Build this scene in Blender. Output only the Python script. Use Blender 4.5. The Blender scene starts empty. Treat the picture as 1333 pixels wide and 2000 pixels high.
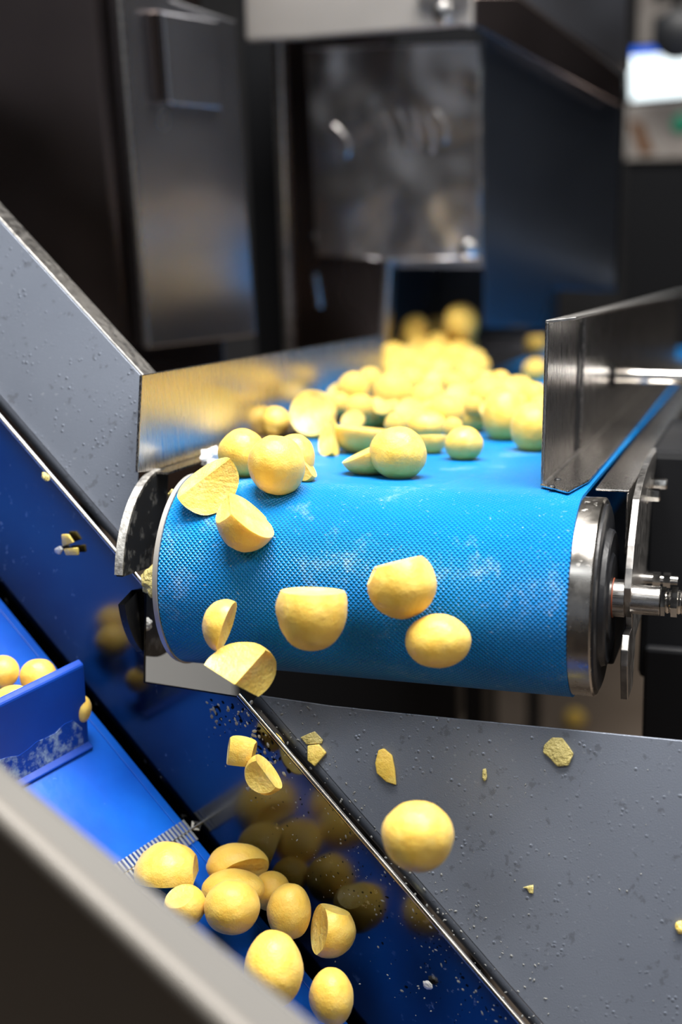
import bpy, bmesh, math, random
import numpy as np
from mathutils import Vector, Matrix, noise

# ------------------------------------------------------------------ camera
FPX, CX, CY = 2778.0, 666.5, 1000.0            # 50 mm on a 36 mm tall frame, 1333 x 2000
nz = lambda v: np.array(v, float) / np.linalg.norm(v)
_U = -nz([354, -8036, 2778])                   # world up seen from the camera (right, up, forward)
_Y = nz(np.array([0, 0, 1.0]) - _U[2] * _U)
_X = np.cross(_Y, _U)
if _X[0] < 0: _X = -_X
W = np.array([_X, _Y, _U])
CAM = np.array([0, 0, 1.55])
SC = bpy.context.scene
COL = SC.collection
cd = bpy.data.cameras.new('camera'); cam = bpy.data.objects.new('camera', cd); COL.objects.link(cam)
cd.sensor_fit = 'VERTICAL'; cd.sensor_height = 36; cd.lens = FPX * 36 / 2000
cd.dof.use_dof = True; cd.dof.focus_distance = 0.955; cd.dof.aperture_fstop = 3.0
cd.clip_start = 0.02
r_, u_, f_ = W @ np.array([1, 0, 0]), W @ np.array([0, 1, 0]), W @ np.array([0, 0, 1])
cam.matrix_world = Matrix([[r_[i], u_[i], -f_[i], CAM[i]] for i in range(3)] + [[0, 0, 0, 1]])
SC.camera = cam

# ------------------------------------------------------------------ world and ceiling lamps
wd = bpy.data.worlds.new('hall_air'); SC.world = wd; wd.use_nodes = True
wd.node_tree.nodes['Background'].inputs[0].default_value = (0.55, 0.62, 0.75, 1)
wd.node_tree.nodes['Background'].inputs[1].default_value = 0.05
def lamp(loc, sx, sy, power, col=(1, 0.97, 0.93), rot=(0, 0, 0)):
    l = bpy.data.lights.new('ceiling_lamp', 'AREA'); l.shape = 'RECTANGLE'; l.size = sx; l.size_y = sy
    l.energy = power; l.color = col
    o = bpy.data.objects.new('ceiling_lamp', l); COL.objects.link(o); o.location = loc; o.rotation_euler = rot
lamp((0.25, 0.95, 3.05), 1.5, 0.8, 138)
lamp((-1.3, -0.5, 3.05), 1.5, 0.4, 15, (0.90, 0.95, 1.0))
lamp((1.2, -0.6, 3.05), 1.5, 0.4, 32, (1.0, 0.97, 0.93))
lamp((-1.6, 2.2, 3.05), 1.5, 0.3, 12, (0.85, 0.92, 1.0))
lamp((2.0, 2.8, 3.05), 1.5, 0.3, 14, (1.0, 0.95, 0.88))
SC.view_settings.view_transform = 'Standard'; SC.view_settings.look = 'None'
SC.view_settings.gamma = 1; SC.view_settings.use_curve_mapping = False
SC.view_settings.exposure = -0.08

# ------------------------------------------------------------------ frames of the two conveyors
ray = lambda px, py: W @ np.array([(px - CX) / FPX, (CY - py) / FPX, 1.0])
at = lambda px, py, d: CAM + ray(px, py) * d
vec = lambda x, y, z: W @ np.array([x, y, z], float)       # right, up, away from the viewer
def hit(px, py, P, n):
    r = ray(px, py); return CAM + r * (((P - CAM) @ n) / (r @ n))
def depth(P): return (W.T @ (P - CAM))[2]
UP = np.array([0, 0, 1.0])
B = nz(ray(1508, 530)); A = nz(np.cross(B, UP)); N = np.cross(A, B)      # belt run, roller axis, belt normal
O = CAM + ray(1132.9, 1162.6) * 0.95; R = 0.0678; L = 0.2757
cv = lambda a, b, n: O + a * A + b * B + n * N
E = nz(-ray(-6208, -6409)) if (-ray(-6208, -6409))[2] > 0 else nz(ray(-6208, -6409))
T = nz(np.cross(UP, E)); T = T if T[1] > 0 else -T
M = np.cross(E, T); M = M if M[2] > 0 else -M
K = 1.093
I0 = CAM + ray(370, 1608) * 0.95 * K
ic = lambda e, t, m: I0 + (e * E + t * T + m * M) * K
BH = nz([B[0], B[1], 0])

# ------------------------------------------------------------------ mesh helpers
def link(name, me, mat, parent=None, loc=None):
    o = bpy.data.objects.new(name, me); COL.objects.link(o)
    for m in (mat if isinstance(mat, (list, tuple)) else [mat]): me.materials.append(m)
    if parent is not None: o.parent = parent
    return o
def wpos(p):
    v = np.zeros(3)
    while p is not None: v += np.array(p.location); p = p.parent
    return v
class MB:
    def __init__(s): s.v, s.f, s.uv = [], [], None
    def add(s, v, f):
        k = len(s.v); s.v += [tuple(x) for x in v]; s.f += [tuple(i + k for i in q) for q in f]; return s
    def prism(s, pts, ex):
        n = len(pts); ex = np.array(ex)
        return s.add([p for p in pts] + [np.array(p) + ex for p in pts],
                     [tuple(range(n))[::-1], tuple(range(n, 2 * n))] + [(i, (i + 1) % n, n + (i + 1) % n, n + i) for i in range(n)])
    def box(s, c, x, y, z):                      # centre and three half vectors
        v = [c + a * x + b * y + d * z for a in (-1, 1) for b in (-1, 1) for d in (-1, 1)]
        return s.add(v, [(0, 1, 3, 2), (4, 6, 7, 5), (0, 4, 5, 1), (2, 3, 7, 6), (0, 2, 6, 4), (1, 5, 7, 3)])
    def lathe(s, c, ax, prof, seg=64, e1=None, a0=0, a1=2 * math.pi):   # prof: (along axis, radius)
        e1 = nz(e1 if e1 is not None else np.cross(ax, UP if abs(ax[2]) < .9 else np.array([1., 0, 0]))); e2 = np.cross(ax, e1)
        full = abs(a1 - a0 - 2 * math.pi) < 1e-6; m = seg if full else seg + 1
        v = []; f = []
        for i in range(m):
            t = a0 + (a1 - a0) * i / seg
            for h, r in prof: v.append(c + ax * h + (e1 * math.cos(t) + e2 * math.sin(t)) * r)
        k = len(prof)
        for i in range(seg):
            j = (i + 1) % m
            for q in range(k - 1): f.append((i * k + q, i * k + q + 1, j * k + q + 1, j * k + q))
        return s.add(v, f)
    def tube(s, p0, p1, r, seg=16):
        d = np.array(p1) - np.array(p0); h = np.linalg.norm(d)
        return s.lathe(np.array(p0), d / h, [(0, 0.0001), (0, r), (h, r), (h, 0.0001)], seg)
    def path(s, pts, r, seg=8):
        for a, b in zip(pts[:-1], pts[1:]): s.tube(a, b, r, seg)
        return s
    def build(s, name, mat, parent=None, smooth=None, bevel=0, segs=2):
        o0 = wpos(parent) if parent is not None else np.mean([np.min(s.v, 0), np.max(s.v, 0)], axis=0)
        if parent is None: o0[2] = np.min(np.array(s.v)[:, 2])
        me = bpy.data.meshes.new(name); me.from_pydata([tuple(np.array(v) - o0) for v in s.v], [], s.f)
        bm = bmesh.new(); bm.from_mesh(me); bmesh.ops.recalc_face_normals(bm, faces=bm.faces)
        if bevel:
            es = [e for e in bm.edges if len(e.link_faces) == 2 and e.calc_face_angle(0) > 0.5]
            bmesh.ops.bevel(bm, geom=es, offset=bevel, segments=segs, affect='EDGES', profile=.5, clamp_overlap=True)
        bm.to_mesh(me); bm.free()
        o = link(name, me, mat, parent)
        if parent is None: o.location = o0
        if smooth is not None: me.shade_smooth(); me.set_sharp_from_angle(angle=math.radians(smooth))
        return o
def tag(o, label=None, cat=None, group=None, kind=None):
    for k, v in (('label', label), ('category', cat), ('group', group), ('kind', kind)):
        if v: o[k] = v
    return o
def thing(name, loc, label, cat, group=None):
    o = bpy.data.objects.new(name, None); COL.objects.link(o); o.location = loc; o.empty_display_size = .05
    return tag(o, label, cat, group)

# ------------------------------------------------------------------ materials
def mat(name, col, rough=.5, metal=0.0, spec=None, build=None, **kw):
    m = bpy.data.materials.new(name); m.use_nodes = True; nt = m.node_tree; b = nt.nodes['Principled BSDF']
    b.inputs['Base Color'].default_value = (*col, 1); b.inputs['Roughness'].default_value = rough; b.inputs['Metallic'].default_value = metal
    if spec is not None: b.inputs['Specular IOR Level'].default_value = spec
    for k, v in kw.items(): b.inputs[k.replace('_', ' ')].default_value = v
    if build: build(nt, b)
    return m
def nd(nt, t, **kw):
    n = nt.nodes.new(t)
    for k, v in kw.items():
        if k.startswith('i_'):
            k = k[2:]; n.inputs[int(k) if k.isdigit() else k].default_value = v
        else: setattr(n, k, v)
    return n
def tnoise(nt, scale, detail=3, rough=.55, coord='Object', stretch=None):
    tc = nd(nt, 'ShaderNodeTexCoord'); n = nd(nt, 'ShaderNodeTexNoise', i_Scale=scale, i_Detail=detail, i_Roughness=rough)
    src = tc.outputs[coord]
    if stretch:
        mp = nd(nt, 'ShaderNodeMapping'); mp.inputs['Scale'].default_value = stretch; nt.links.new(src, mp.inputs[0]); src = mp.outputs[0]
    nt.links.new(src, n.inputs['Vector']); return n.outputs['Fac']
def ramp(nt, fac, stops):
    r = nd(nt, 'ShaderNodeValToRGB'); el = r.color_ramp.elements
    el[0].position, el[0].color = stops[0][0], (*stops[0][1], 1); el[1].position, el[1].color = stops[-1][0], (*stops[-1][1], 1)
    for p, c in stops[1:-1]: e = el.new(p); e.color = (*c, 1)
    nt.links.new(fac, r.inputs[0]); return r.outputs[0]
g3 = lambda v: (v, v, v)
def bump(nt, b, h, strength, dist, prev=None):
    n = nd(nt, 'ShaderNodeBump', i_Strength=strength, i_Distance=dist); nt.links.new(h, n.inputs['Height'])
    if prev is not None: nt.links.new(prev, n.inputs['Normal'])
    nt.links.new(n.outputs[0], b.inputs['Normal']); return n.outputs[0]
def mixc(nt, fac, a, c):
    m = nd(nt, 'ShaderNodeMix', data_type='RGBA')
    nt.links.new(fac, m.inputs[0])
    for i, x in ((6, a), (7, c)):
        if isinstance(x, tuple): m.inputs[i].default_value = (*x, 1)
        else: nt.links.new(x, m.inputs[i])
    return m.outputs[2]

def b_skin(nt, b):
    f = tnoise(nt, 55, 4); c = ramp(nt, f, [(.3, (.85, .525, .07)), (.55, (.895, .605, .11)), (.75, (.925, .69, .20))])
    nt.links.new(c, b.inputs['Base Color'])
    p = bump(nt, b, tnoise(nt, 900, 2), .35, .0006); bump(nt, b, tnoise(nt, 160, 3), .4, .002, p)
    nt.links.new(ramp(nt, tnoise(nt, 120, 2), [(.35, g3(.34)), (.65, g3(.6))]), b.inputs['Roughness'])
def b_cut(nt, b):
    f = tnoise(nt, 70, 4); c = ramp(nt, f, [(.3, (.885, .595, .11)), (.55, (.92, .68, .18)), (.75, (.94, .76, .29))])
    nt.links.new(c, b.inputs['Base Color'])
    p = bump(nt, b, tnoise(nt, 420, 3), .6, .0012); bump(nt, b, tnoise(nt, 120, 2), .4, .002, p)
SKIN = mat('peeled_potato', (.86, .6, .17), .45, build=b_skin, Coat_Weight=.12, Coat_Roughness=.35, Sheen_Weight=.12, Subsurface_Weight=.25, Subsurface_Scale=.006, Subsurface_Radius=(1, .6, .2))
CUT = mat('cut_potato', (.9, .68, .25), .34, build=b_cut, Coat_Weight=.15, Coat_Roughness=.25, Subsurface_Weight=.25, Subsurface_Scale=.006, Subsurface_Radius=(1, .6, .2))
MASH = mat('potato_mash', (.62, .52, .19), .35, build=lambda nt, b: bump(nt, b, tnoise(nt, 300, 4), .8, .003))
STARCH = mat('white_starch', (.80, .81, .79), .5, build=lambda nt, b: bump(nt, b, tnoise(nt, 500, 4), .8, .002))

def b_weave(nt, b):
    uv = nd(nt, 'ShaderNodeUVMap'); sp = nd(nt, 'ShaderNodeSeparateXYZ'); nt.links.new(uv.outputs[0], sp.inputs[0])
    P = .0034
    def tri(op):
        s = nd(nt, 'ShaderNodeMath', operation=op); nt.links.new(sp.outputs[0], s.inputs[0]); nt.links.new(sp.outputs[1], s.inputs[1])
        p = nd(nt, 'ShaderNodeMath', operation='PINGPONG', i_1=P / 2); nt.links.new(s.outputs[0], p.inputs[0])
        k = nd(nt, 'ShaderNodeMath', operation='MULTIPLY', i_1=2 / P); nt.links.new(p.outputs[0], k.inputs[0]); return k.outputs[0]
    mn = nd(nt, 'ShaderNodeMath', operation='SMOOTH_MIN', i_2=.25); nt.links.new(tri('ADD'), mn.inputs[0]); nt.links.new(tri('SUBTRACT'), mn.inputs[1])
    p = bump(nt, b, tnoise(nt, 14, 3), .35, .012)
    bump(nt, b, mn.outputs[0], 1.0, .0011, p)
    base = ramp(nt, tnoise(nt, 8, 3), [(.3, (.0, .195, .60)), (.7, (.0, .265, .74))])
    st = ramp(nt, tnoise(nt, 16, 6, .7), [(.57, g3(0)), (.72, g3(.40))])
    sk = ramp(nt, tnoise(nt, 420, 3, .6), [(.66, g3(0)), (.74, g3(.6))])
    st2 = nd(nt, 'ShaderNodeMath', operation='MULTIPLY'); nt.links.new(st, st2.inputs[0])
    r2 = ramp(nt, tnoise(nt, 300, 3, .6), [(.40, g3(.15)), (.62, g3(1))]); nt.links.new(r2, st2.inputs[1])
    c1 = mixc(nt, st2.outputs[0], base, (.62, .80, .90)); c2 = mixc(nt, sk, c1, (.60, .78, .88))
    nt.links.new(c2, b.inputs['Base Color'])
BELT = mat('blue_textured_belt', (0, .2, .6), .40, spec=.3, build=b_weave)
def b_smooth(nt, b):
    c = ramp(nt, tnoise(nt, 18, 4), [(.3, (.001, .075, .50)), (.7, (.003, .125, .66))])
    sk = ramp(nt, tnoise(nt, 170, 4, .6), [(.70, g3(0)), (.78, g3(.35))])
    nt.links.new(mixc(nt, sk, c, (.35, .58, .82)), b.inputs['Base Color']); bump(nt, b, tnoise(nt, 60, 3), .15, .002)
BLUE = mat('smooth_blue_belt', (0, .1, .6), .32, build=b_smooth)
def b_cleat(nt, b):
    c = ramp(nt, tnoise(nt, 18, 4), [(.3, (.001, .045, .36)), (.7, (.002, .06, .44))])
    nt.links.new(c, b.inputs['Base Color']); bump(nt, b, tnoise(nt, 60, 3), .15, .002)
CLEAT = mat('blue_cleat', (0, .05, .4), .42, build=b_cleat)

def b_apron(nt, b):                                   # wet bead-blasted stainless plate
    f = tnoise(nt, 6, 4); c0 = ramp(nt, f, [(.3, (.205, .230, .285)), (.7, (.25, .278, .338))])
    sp = ramp(nt, tnoise(nt, 95, 4, .6), [(.62, g3(0)), (.67, g3(.55))]); fl = ramp(nt, tnoise(nt, 330, 3, .6), [(.66, g3(0)), (.73, g3(.45))])
    nt.links.new(mixc(nt, fl, mixc(nt, sp, c0, (.13, .14, .165)), (.42, .45, .5)), b.inputs['Base Color'])
    vo = nd(nt, 'ShaderNodeTexVoronoi', i_Scale=230.0, i_Randomness=1.0); tc = nd(nt, 'ShaderNodeTexCoord'); nt.links.new(tc.outputs['Object'], vo.inputs['Vector'])
    dr = ramp(nt, vo.outputs['Distance'], [(.12, g3(1)), (.30, g3(0))])
    ms = ramp(nt, tnoise(nt, 60, 4, .65), [(.50, g3(0)), (.62, g3(1))])
    mm = nd(nt, 'ShaderNodeMath', operation='MULTIPLY'); nt.links.new(dr, mm.inputs[0]); nt.links.new(ms, mm.inputs[1])
    p = bump(nt, b, tnoise(nt, 1400, 2), .25, .0004); bump(nt, b, mm.outputs[0], .45, .0006, p)
    ro = mixc(nt, mm.outputs[0], g3(.44), g3(.26)); nt.links.new(ro, b.inputs['Roughness'])
APRON = mat('matte_wet_steel', (.3, .32, .36), .45, .65, build=b_apron)
def b_mirror(nt, b):
    st = ramp(nt, tnoise(nt, 130, 5, .65), [(.62, g3(0)), (.68, g3(1))]); big = ramp(nt, tnoise(nt, 14, 3), [(.45, g3(0)), (.62, g3(.75))])
    mm = nd(nt, 'ShaderNodeMath', operation='MULTIPLY'); nt.links.new(st, mm.inputs[0]); nt.links.new(big, mm.inputs[1])
    nt.links.new(mixc(nt, mm.outputs[0], (.085, .088, .095), (.36, .37, .36)), b.inputs['Base Color'])
    nt.links.new(mixc(nt, mm.outputs[0], g3(1), g3(.1)), b.inputs['Metallic'])
    nt.links.new(mixc(nt, mm.outputs[0], g3(.17), g3(.5)), b.inputs['Roughness'])
MIRROR = mat('polished_steel_wall', (.4, .4, .42), .15, 1, build=b_mirror)
def steel(name, col, rough, stretch=(1, 1, 30), sc=90, amt=.08, bmp=0, dents=0, dsc=5, dd=.6):
    def bb(nt, b):
        f = tnoise(nt, sc, 3, .6, stretch=stretch)
        nt.links.new(ramp(nt, f, [(.3, tuple(c * .82 for c in col)), (.7, tuple(min(1, c * 1.12) for c in col))]), b.inputs['Base Color'])
        nt.links.new(ramp(nt, f, [(.3, g3(max(.03, rough - amt))), (.7, g3(rough + amt))]), b.inputs['Roughness'])
        p = bump(nt, b, f, bmp, .0003) if bmp else None
        if dents: bump(nt, b, tnoise(nt, dsc, dd), dents, .05, p)
    return mat(name, col, rough, 1, build=bb)
STEEL = steel('brushed_steel', (.50, .48, .46), .28)
GUIDE = steel('brushed_guide_steel', (.52, .49, .46), .26, (30, 30, 1), 40)
DARKST = steel('dark_machine_steel', (.42, .42, .45), .26, (1, 1, 1), 3, .03, 0, .4)
PLATE = steel('dented_steel_plate', (.62, .60, .59), .24, (1, 1, 1), 3, .02, 0, .55, 8, 1.2)
SIDE = steel('dark_side_steel', (.085, .095, .115), .30, (1, 1, 1), 3, .02, 0, .12)
BRONZE = steel('brown_machine_steel', (.12, .095, .088), .26, (1, 1, 1), 3, .03, 0, .3)
EDGE = steel('worn_steel_edge', (.62, .60, .57), .34, (1, 1, 1), 160, .08, .12)
def b_ring(nt, b):
    f = tnoise(nt, 45, 4, .6); c = ramp(nt, f, [(.3, (.40, .375, .34)), (.7, (.56, .53, .49))])
    st = ramp(nt, tnoise(nt, 95, 5, .65), [(.60, g3(0)), (.68, g3(.8))])
    nt.links.new(mixc(nt, st, c, (.45, .45, .44)), b.inputs['Base Color']); nt.links.new(mixc(nt, st, g3(1), g3(.2)), b.inputs['Metallic'])
    nt.links.new(mixc(nt, st, ramp(nt, f, [(.3, g3(.18)), (.7, g3(.34))]), g3(.6)), b.inputs['Roughness'])
RINGM = mat('roller_end_steel', (.5, .47, .43), .26, 1, build=b_ring)
RINGX = steel('roller_end_steel', (.50, .47, .43), .26, (1, 1, 1), 45, .10, .08)
BOLT = steel('bolt_steel', (.75, .73, .70), .18, (1, 1, 1), 60)
CREAM = mat('satin_lip', (.14, .13, .115), .6, build=lambda nt, b: nt.links.new(ramp(nt, tnoise(nt, 10, 3), [(.3, (.088, .082, .072)), (.7, (.105, .098, .086))]), b.inputs['Base Color']))
SATIN = mat('satin_band_steel', (.50, .47, .44), .42, .7, build=lambda nt, b: nt.links.new(ramp(nt, tnoise(nt, 6, 3), [(.3, (.44, .415, .39)), (.7, (.55, .52, .49))]), b.inputs['Base Color']))
BLACK = mat('black_rubber', (.012, .013, .016), .42, build=lambda nt, b: bump(nt, b, tnoise(nt, 250, 3), .3, .001))
def b_res(nt, b):
    s = ramp(nt, tnoise(nt, 60, 5, .65), [(.54, g3(0)), (.72, g3(.4))]); nt.links.new(mixc(nt, s, (.012, .013, .015), (.42, .42, .40)), b.inputs['Base Color'])
SMEAR = mat('smeared_black_plate', (.015, .015, .017), .4, build=b_res)
DARK = mat('dark_painted_steel', (.008, .0085, .010), .55, spec=.18, build=lambda nt, b: bump(nt, b, tnoise(nt, 30, 3), .1, .002))
NEARSK = steel('dark_side_skin', (.10, .098, .095), .42, (1, 1, 1), 12)
FLOORM = mat('concrete_floor', (.20, .165, .135), .55, build=lambda nt, b: nt.links.new(ramp(nt, tnoise(nt, 5, 4), [(.3, (.18, .135, .10)), (.7, (.25, .195, .15))]), b.inputs['Base Color']))
WALLP = mat('pale_wall_panel', (.36, .41, .50), .6, build=lambda nt, b: nt.links.new(ramp(nt, tnoise(nt, 3, 3), [(.3, (.33, .38, .47)), (.7, (.39, .44, .53))]), b.inputs['Base Color']))
WALLM = mat('hall_wall', (.16, .16, .165), .7, build=lambda nt, b: nt.links.new(ramp(nt, tnoise(nt, 3, 3), [(.3, (.02, .02, .022)), (.7, (.032, .032, .035))]), b.inputs['Base Color']))
PALE = mat('pale_body', (.62, .60, .57), .5)
BEIGE = mat('beige_cabinet', (.33, .30, .27), .5, build=lambda nt, b: nt.links.new(ramp(nt, tnoise(nt, 9, 3), [(.35, (.25, .22, .2)), (.65, (.36, .33, .3))]), b.inputs['Base Color']))
BROWN = mat('brown_card', (.16, .07, .025), .6)
GREEN = mat('green_button', (.03, .33, .19), .35)
def emit(name, col, s): return mat(name, (0, 0, 0), .3, Emission_Color=(*col, 1), Emission_Strength=s)
SCREEN = emit('lit_screen', (.86, .97, 1.0), 2.2); SCRBLUE = emit('lit_screen_blue', (.0, .13, .85), 1.2)

# ------------------------------------------------------------------ the hall
def room(name, c, h): 
    m = MB().box(np.array(c, float), np.array([h[0], 0, 0.]), np.array([0, h[1], 0.]), np.array([0, 0, h[2]]))
    return tag(m.build(name, FLOORM if name == 'floor' else WALLP if name == 'wall_front' else WALLM), kind='structure')
room('floor', (0, 1.2, -.05), (3.6, 4.0, .05)); room('ceiling', (0, 1.2, 3.25), (3.6, 4.0, .05))
room('wall_back', (0, 5.15, 1.6), (3.6, .05, 1.6)); room('wall_front', (0, -2.75, 1.6), (3.6, .05, 1.6))
room('wall_left', (-3.55, 1.2, 1.6), (.05, 3.9, 1.6)); room('wall_right', (3.55, 1.2, 1.6), (.05, 3.9, 1.6))

# ------------------------------------------------------------------ belt conveyor with the roller
conv = thing('belt_conveyor', (O[0], O[1], 0), 'conveyor with a blue textured belt running over a steel roller', 'conveyor')
LB = 1.9
prof = [(LB * (1 - i / 60), R) for i in range(60)] + [(-R * math.sin(t), R * math.cos(t)) for t in np.linspace(0, math.pi, 61)] + [(LB * i / 60, -R) for i in range(1, 61)] \
    + [(LB + R * math.sin(t), -R * math.cos(t)) for t in np.linspace(0, math.pi, 24)[1:-1]]
def belt_mesh():
    th = .0025; n = len(prof); na = 6
    arc = [0]
    for p, q in zip(prof[:-1], prof[1:]): arc.append(arc[-1] + math.hypot(q[0] - p[0], q[1] - p[1]))
    inner = []
    for b_, n_ in prof:
        c0 = 0 if b_ < 0 else (LB if b_ > LB else b_); d = np.array([b_ - c0, n_]); d = d * (1 - th / np.linalg.norm(d)); inner.append((c0 + d[0], d[1]))
    V = []; UV = []; F = []
    for pr, sgn in ((prof, 1), (inner, 0)):
        for k, (b_, n_) in enumerate(pr):
            for j in range(na + 1):
                a_ = -L * (1 - j / na); V.append(cv(a_, b_, n_)); UV.append((a_ + .5, arc[k]))
    m = na + 1; S = n * m
    for k in range(n):
        q = (k + 1) % n
        for j in range(na):
            F.append((k * m + j, k * m + j + 1, q * m + j + 1, q * m + j)); F.append((S + k * m + j, S + q * m + j, S + q * m + j + 1, S + k * m + j + 1))
        F.append((k * m, q * m, S + q * m, S + k * m)); F.append((k * m + na, S + k * m + na, S + q * m + na, q * m + na))
    o0 = wpos(conv); me = bpy.data.meshes.new('belt'); me.from_pydata([tuple(v - o0) for v in V], [], F)
    ul = me.uv_layers.new(name='UVMap')
    for p in me.polygons:
        for li in p.loop_indices:
            u = UV[me.loops[li].vertex_index]; ul.data[li].uv = u
    bm = bmesh.new(); bm.from_mesh(me); bmesh.ops.recalc_face_normals(bm, faces=bm.faces); bm.to_mesh(me); bm.free()
    me.shade_smooth(); me.set_sharp_from_angle(angle=math.radians(50))
    return link('belt', me, BELT, conv)
belt_mesh()
Ac = lambda a: cv(a, 0, 0)
drum = MB().lathe(Ac(0), A, [(-L - .004, .03), (-L - .004, R - .001), (-L - .0005, R + .0004), (-L + .002, R - .004), (-.002, R - .004), (0, R - .002), (.0005, R - .0016), (.0140, R - .0016), (.0151, R - .003), (.0151, R - .012), (.0135, R - .013), (.0135, .05)], 128).build('roller', RINGM, conv, smooth=35)
MB().lathe(Ac(0), A, [(-L - .0042, R - .003), (-L - .0042, R + .0004), (-L - .0006, R + .0012), (-L - .0006, R - .003)], 128).build('end_lip', mat('brightened_roller_lip', (.60, .57, .52), .5, .6), drum, smooth=35)  # lip colour brightened to make up for the little light on this end
MB().lathe(Ac(0), A, [(.0135, R - .006), (.0165, R - .006), (.0175, R - .009), (.0165, .048), (.0175, .046), (.0205, .045), (.0215, .043), (.0205, .040), (.0205, .030), (.022, .028), (.022, .011), (.018, .0105)], 96).build('end_disc', BLACK, drum, smooth=35)
MB().lathe(Ac(0), A, [(.018, .001), (.018, .0125), (.030, .0125), (.030, .001)], 40).build('bearing_sleeve', STEEL, conv, smooth=40)
MB().lathe(Ac(0), A, [(.0215, .0133), (.0228, .0133), (.0228, .0125)], 40).build('seal_ring', mat('rust_red_seal', (.28, .07, .03), .5), conv, smooth=40)
shaft = MB().lathe(Ac(0), A, [(.034, .0005), (.034, .0098), (.0525, .0098), (.053, .0092), (.053, .0005)], 48).build('shaft_end', STEEL, conv, smooth=40)
MB().lathe(Ac(0), A, [(.0535, .001), (.0535, .0098), (.0562, .0098), (.0562, .001)], 6).build('hex_nut', BOLT, shaft)
MB().lathe(Ac(0), A, [(.053, .001)] + [(.0565 + i * .0012, .0082 if i % 2 else .0074) for i in range(40)] + [(.106, .001)], 32).build('threaded_stud', BOLT, shaft, smooth=30)
MB().lathe(Ac(0), A, [(.0600, .001), (.0600, .0100), (.0640, .0100), (.0640, .001)], 6, e1=B + .2 * N).build('hex_nut', BOLT, shaft)
# right bracket plate: thick front edge following the roller
def onA(a, pts): return [hit(x, y, cv(a, 0, 0), A) for x, y in pts]
def toABN(P): q = P - O; return np.array([q @ A, q @ B, q @ N])
fe = onA(.030, [(1262, 893), (1252, 915), (1243, 945), (1236, 975), (1231, 1020), (1226, 1065), (1222, 1110), (1219, 1150), (1219, 1175)])
lo = onA(.030, [(1222, 1205), (1222, 1225), (1216, 1240), (1213, 1270), (1212, 1300), (1213, 1366)])
last = toABN(lo[-1]); top = toABN(fe[0])
ring = fe + lo + [cv(.030, last[1] + .035, last[2]), cv(.030, .04, -.035), cv(.030, .10, -.03), cv(.030, .14, top[2] - .02), cv(.030, top[1] + .06, top[2])]
MB().prism(ring, .0048 * A).build('bracket_plate', steel('bracket_steel', (.40, .385, .37), .36, (1, 1, 1), 120, .08, .1), conv, bevel=.0005)
def hexbolt(px, py, a, r, h, name='hex_bolt'):
    P = hit(px, py, cv(a, 0, 0), A)
    return MB().lathe(P - .002 * A, A, [(0, .0005), (0, r * 1.35), (.0025, r * 1.35), (.0025, r), (h, r), (h + .001, r * .8), (h + .001, .0005)], 6).build(name, BOLT, conv)
hexbolt(1266, 966, .0348, .0048, .010); hexbolt(1272, 944, .0348, .004, .013); hexbolt(1264, 1126, .0348, .0042, .008); 
P = hit(1258, 1130, cv(.0348, 0, 0), A); scr = MB().tube(P, P + .024 * A, .0034, 14).build('adjusting_screw', BOLT, conv, smooth=40)
for a0, a1, r in ((.0065, .012, .0055), (.014, .019, .0055)):
    MB().lathe(P, A, [(a0, .001), (a0, r), (a1, r), (a1, .001)], 6).build('lock_nut', BOLT, scr)
# inverted U rail right of the belt
def rail():
    m = MB(); b0, b1 = .036, 1.6; z0 = toABN(hit(1222, 945, cv(0, b0, 0), B)); a0, a1, nt_ = .0035, z0[0] + .003, .0672
    for (s0, s1) in (((a0, nt_ - .0018), (a1, nt_)), ((a1 - .0018, nt_ - .045), (a1, nt_ - .0018))):
        m.prism([cv(s0[0], b0, s0[1]), cv(s1[0], b0, s0[1]), cv(s1[0], b0, s1[1]), cv(s0[0], b0, s1[1])], (b1 - b0) * B)
    return m.build('edge_rail', GUIDE, conv, bevel=.0009)
rail()
hb = toABN(hit(1265, 880, cv(0, .16, 0), B)); MB().box(cv(hb[0] + .12, .29, hb[2] - .09), .12 * A, .13 * B, .09 * N).build('bearing_housing', DARK, conv, bevel=.006)
MB().box(cv(.0, .45, -.035), .02 * A, .40 * B, .025 * N).build('side_frame', DARK, conv, bevel=.002)
MB().box(cv(-L, 1.1, -.03), .006 * A, .55 * B, .028 * N).build('side_frame', DARK, conv, bevel=.002)
# left arc guard plate (two pieces) behind the roller end
aL = -L - .030
def arc_plate(name, t0, t1, ri, mt, w=.005, Ro=.0692, db=.01):
    c0 = cv(aL - w, db, 0)
    m = MB().lathe(c0, A, [(0, ri), (0, Ro), (w, Ro), (w, ri), (0, ri)], 40, e1=-B, a0=t0, a1=t1)
    return m.build(name, mt, conv, smooth=40)
sgn = 1 if np.cross(A, -B) @ N > 0 else -1
def aa(x, y): return (x, y) if sgn > 0 else (-y, -x)
arc_plate('arc_guard', *aa(math.radians(3), math.radians(100)), .022, SMEAR)
arc_plate('arc_guard_rim', *aa(math.radians(4), math.radians(88)), .0672, mat('residue_rim', (.5, .5, .48), .45, .5, build=lambda nt, b: (nt.links.new(ramp(nt, tnoise(nt, 90, 5, .7), [(.35, (.22, .21, .2)), (.6, (.62, .61, .57))]), b.inputs['Base Color']), bump(nt, b, tnoise(nt, 260, 4), .5, .0015))), .0060, .0700)
arc_plate('lower_guard', *aa(math.radians(-112), math.radians(-14)), .022, SMEAR)
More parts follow.
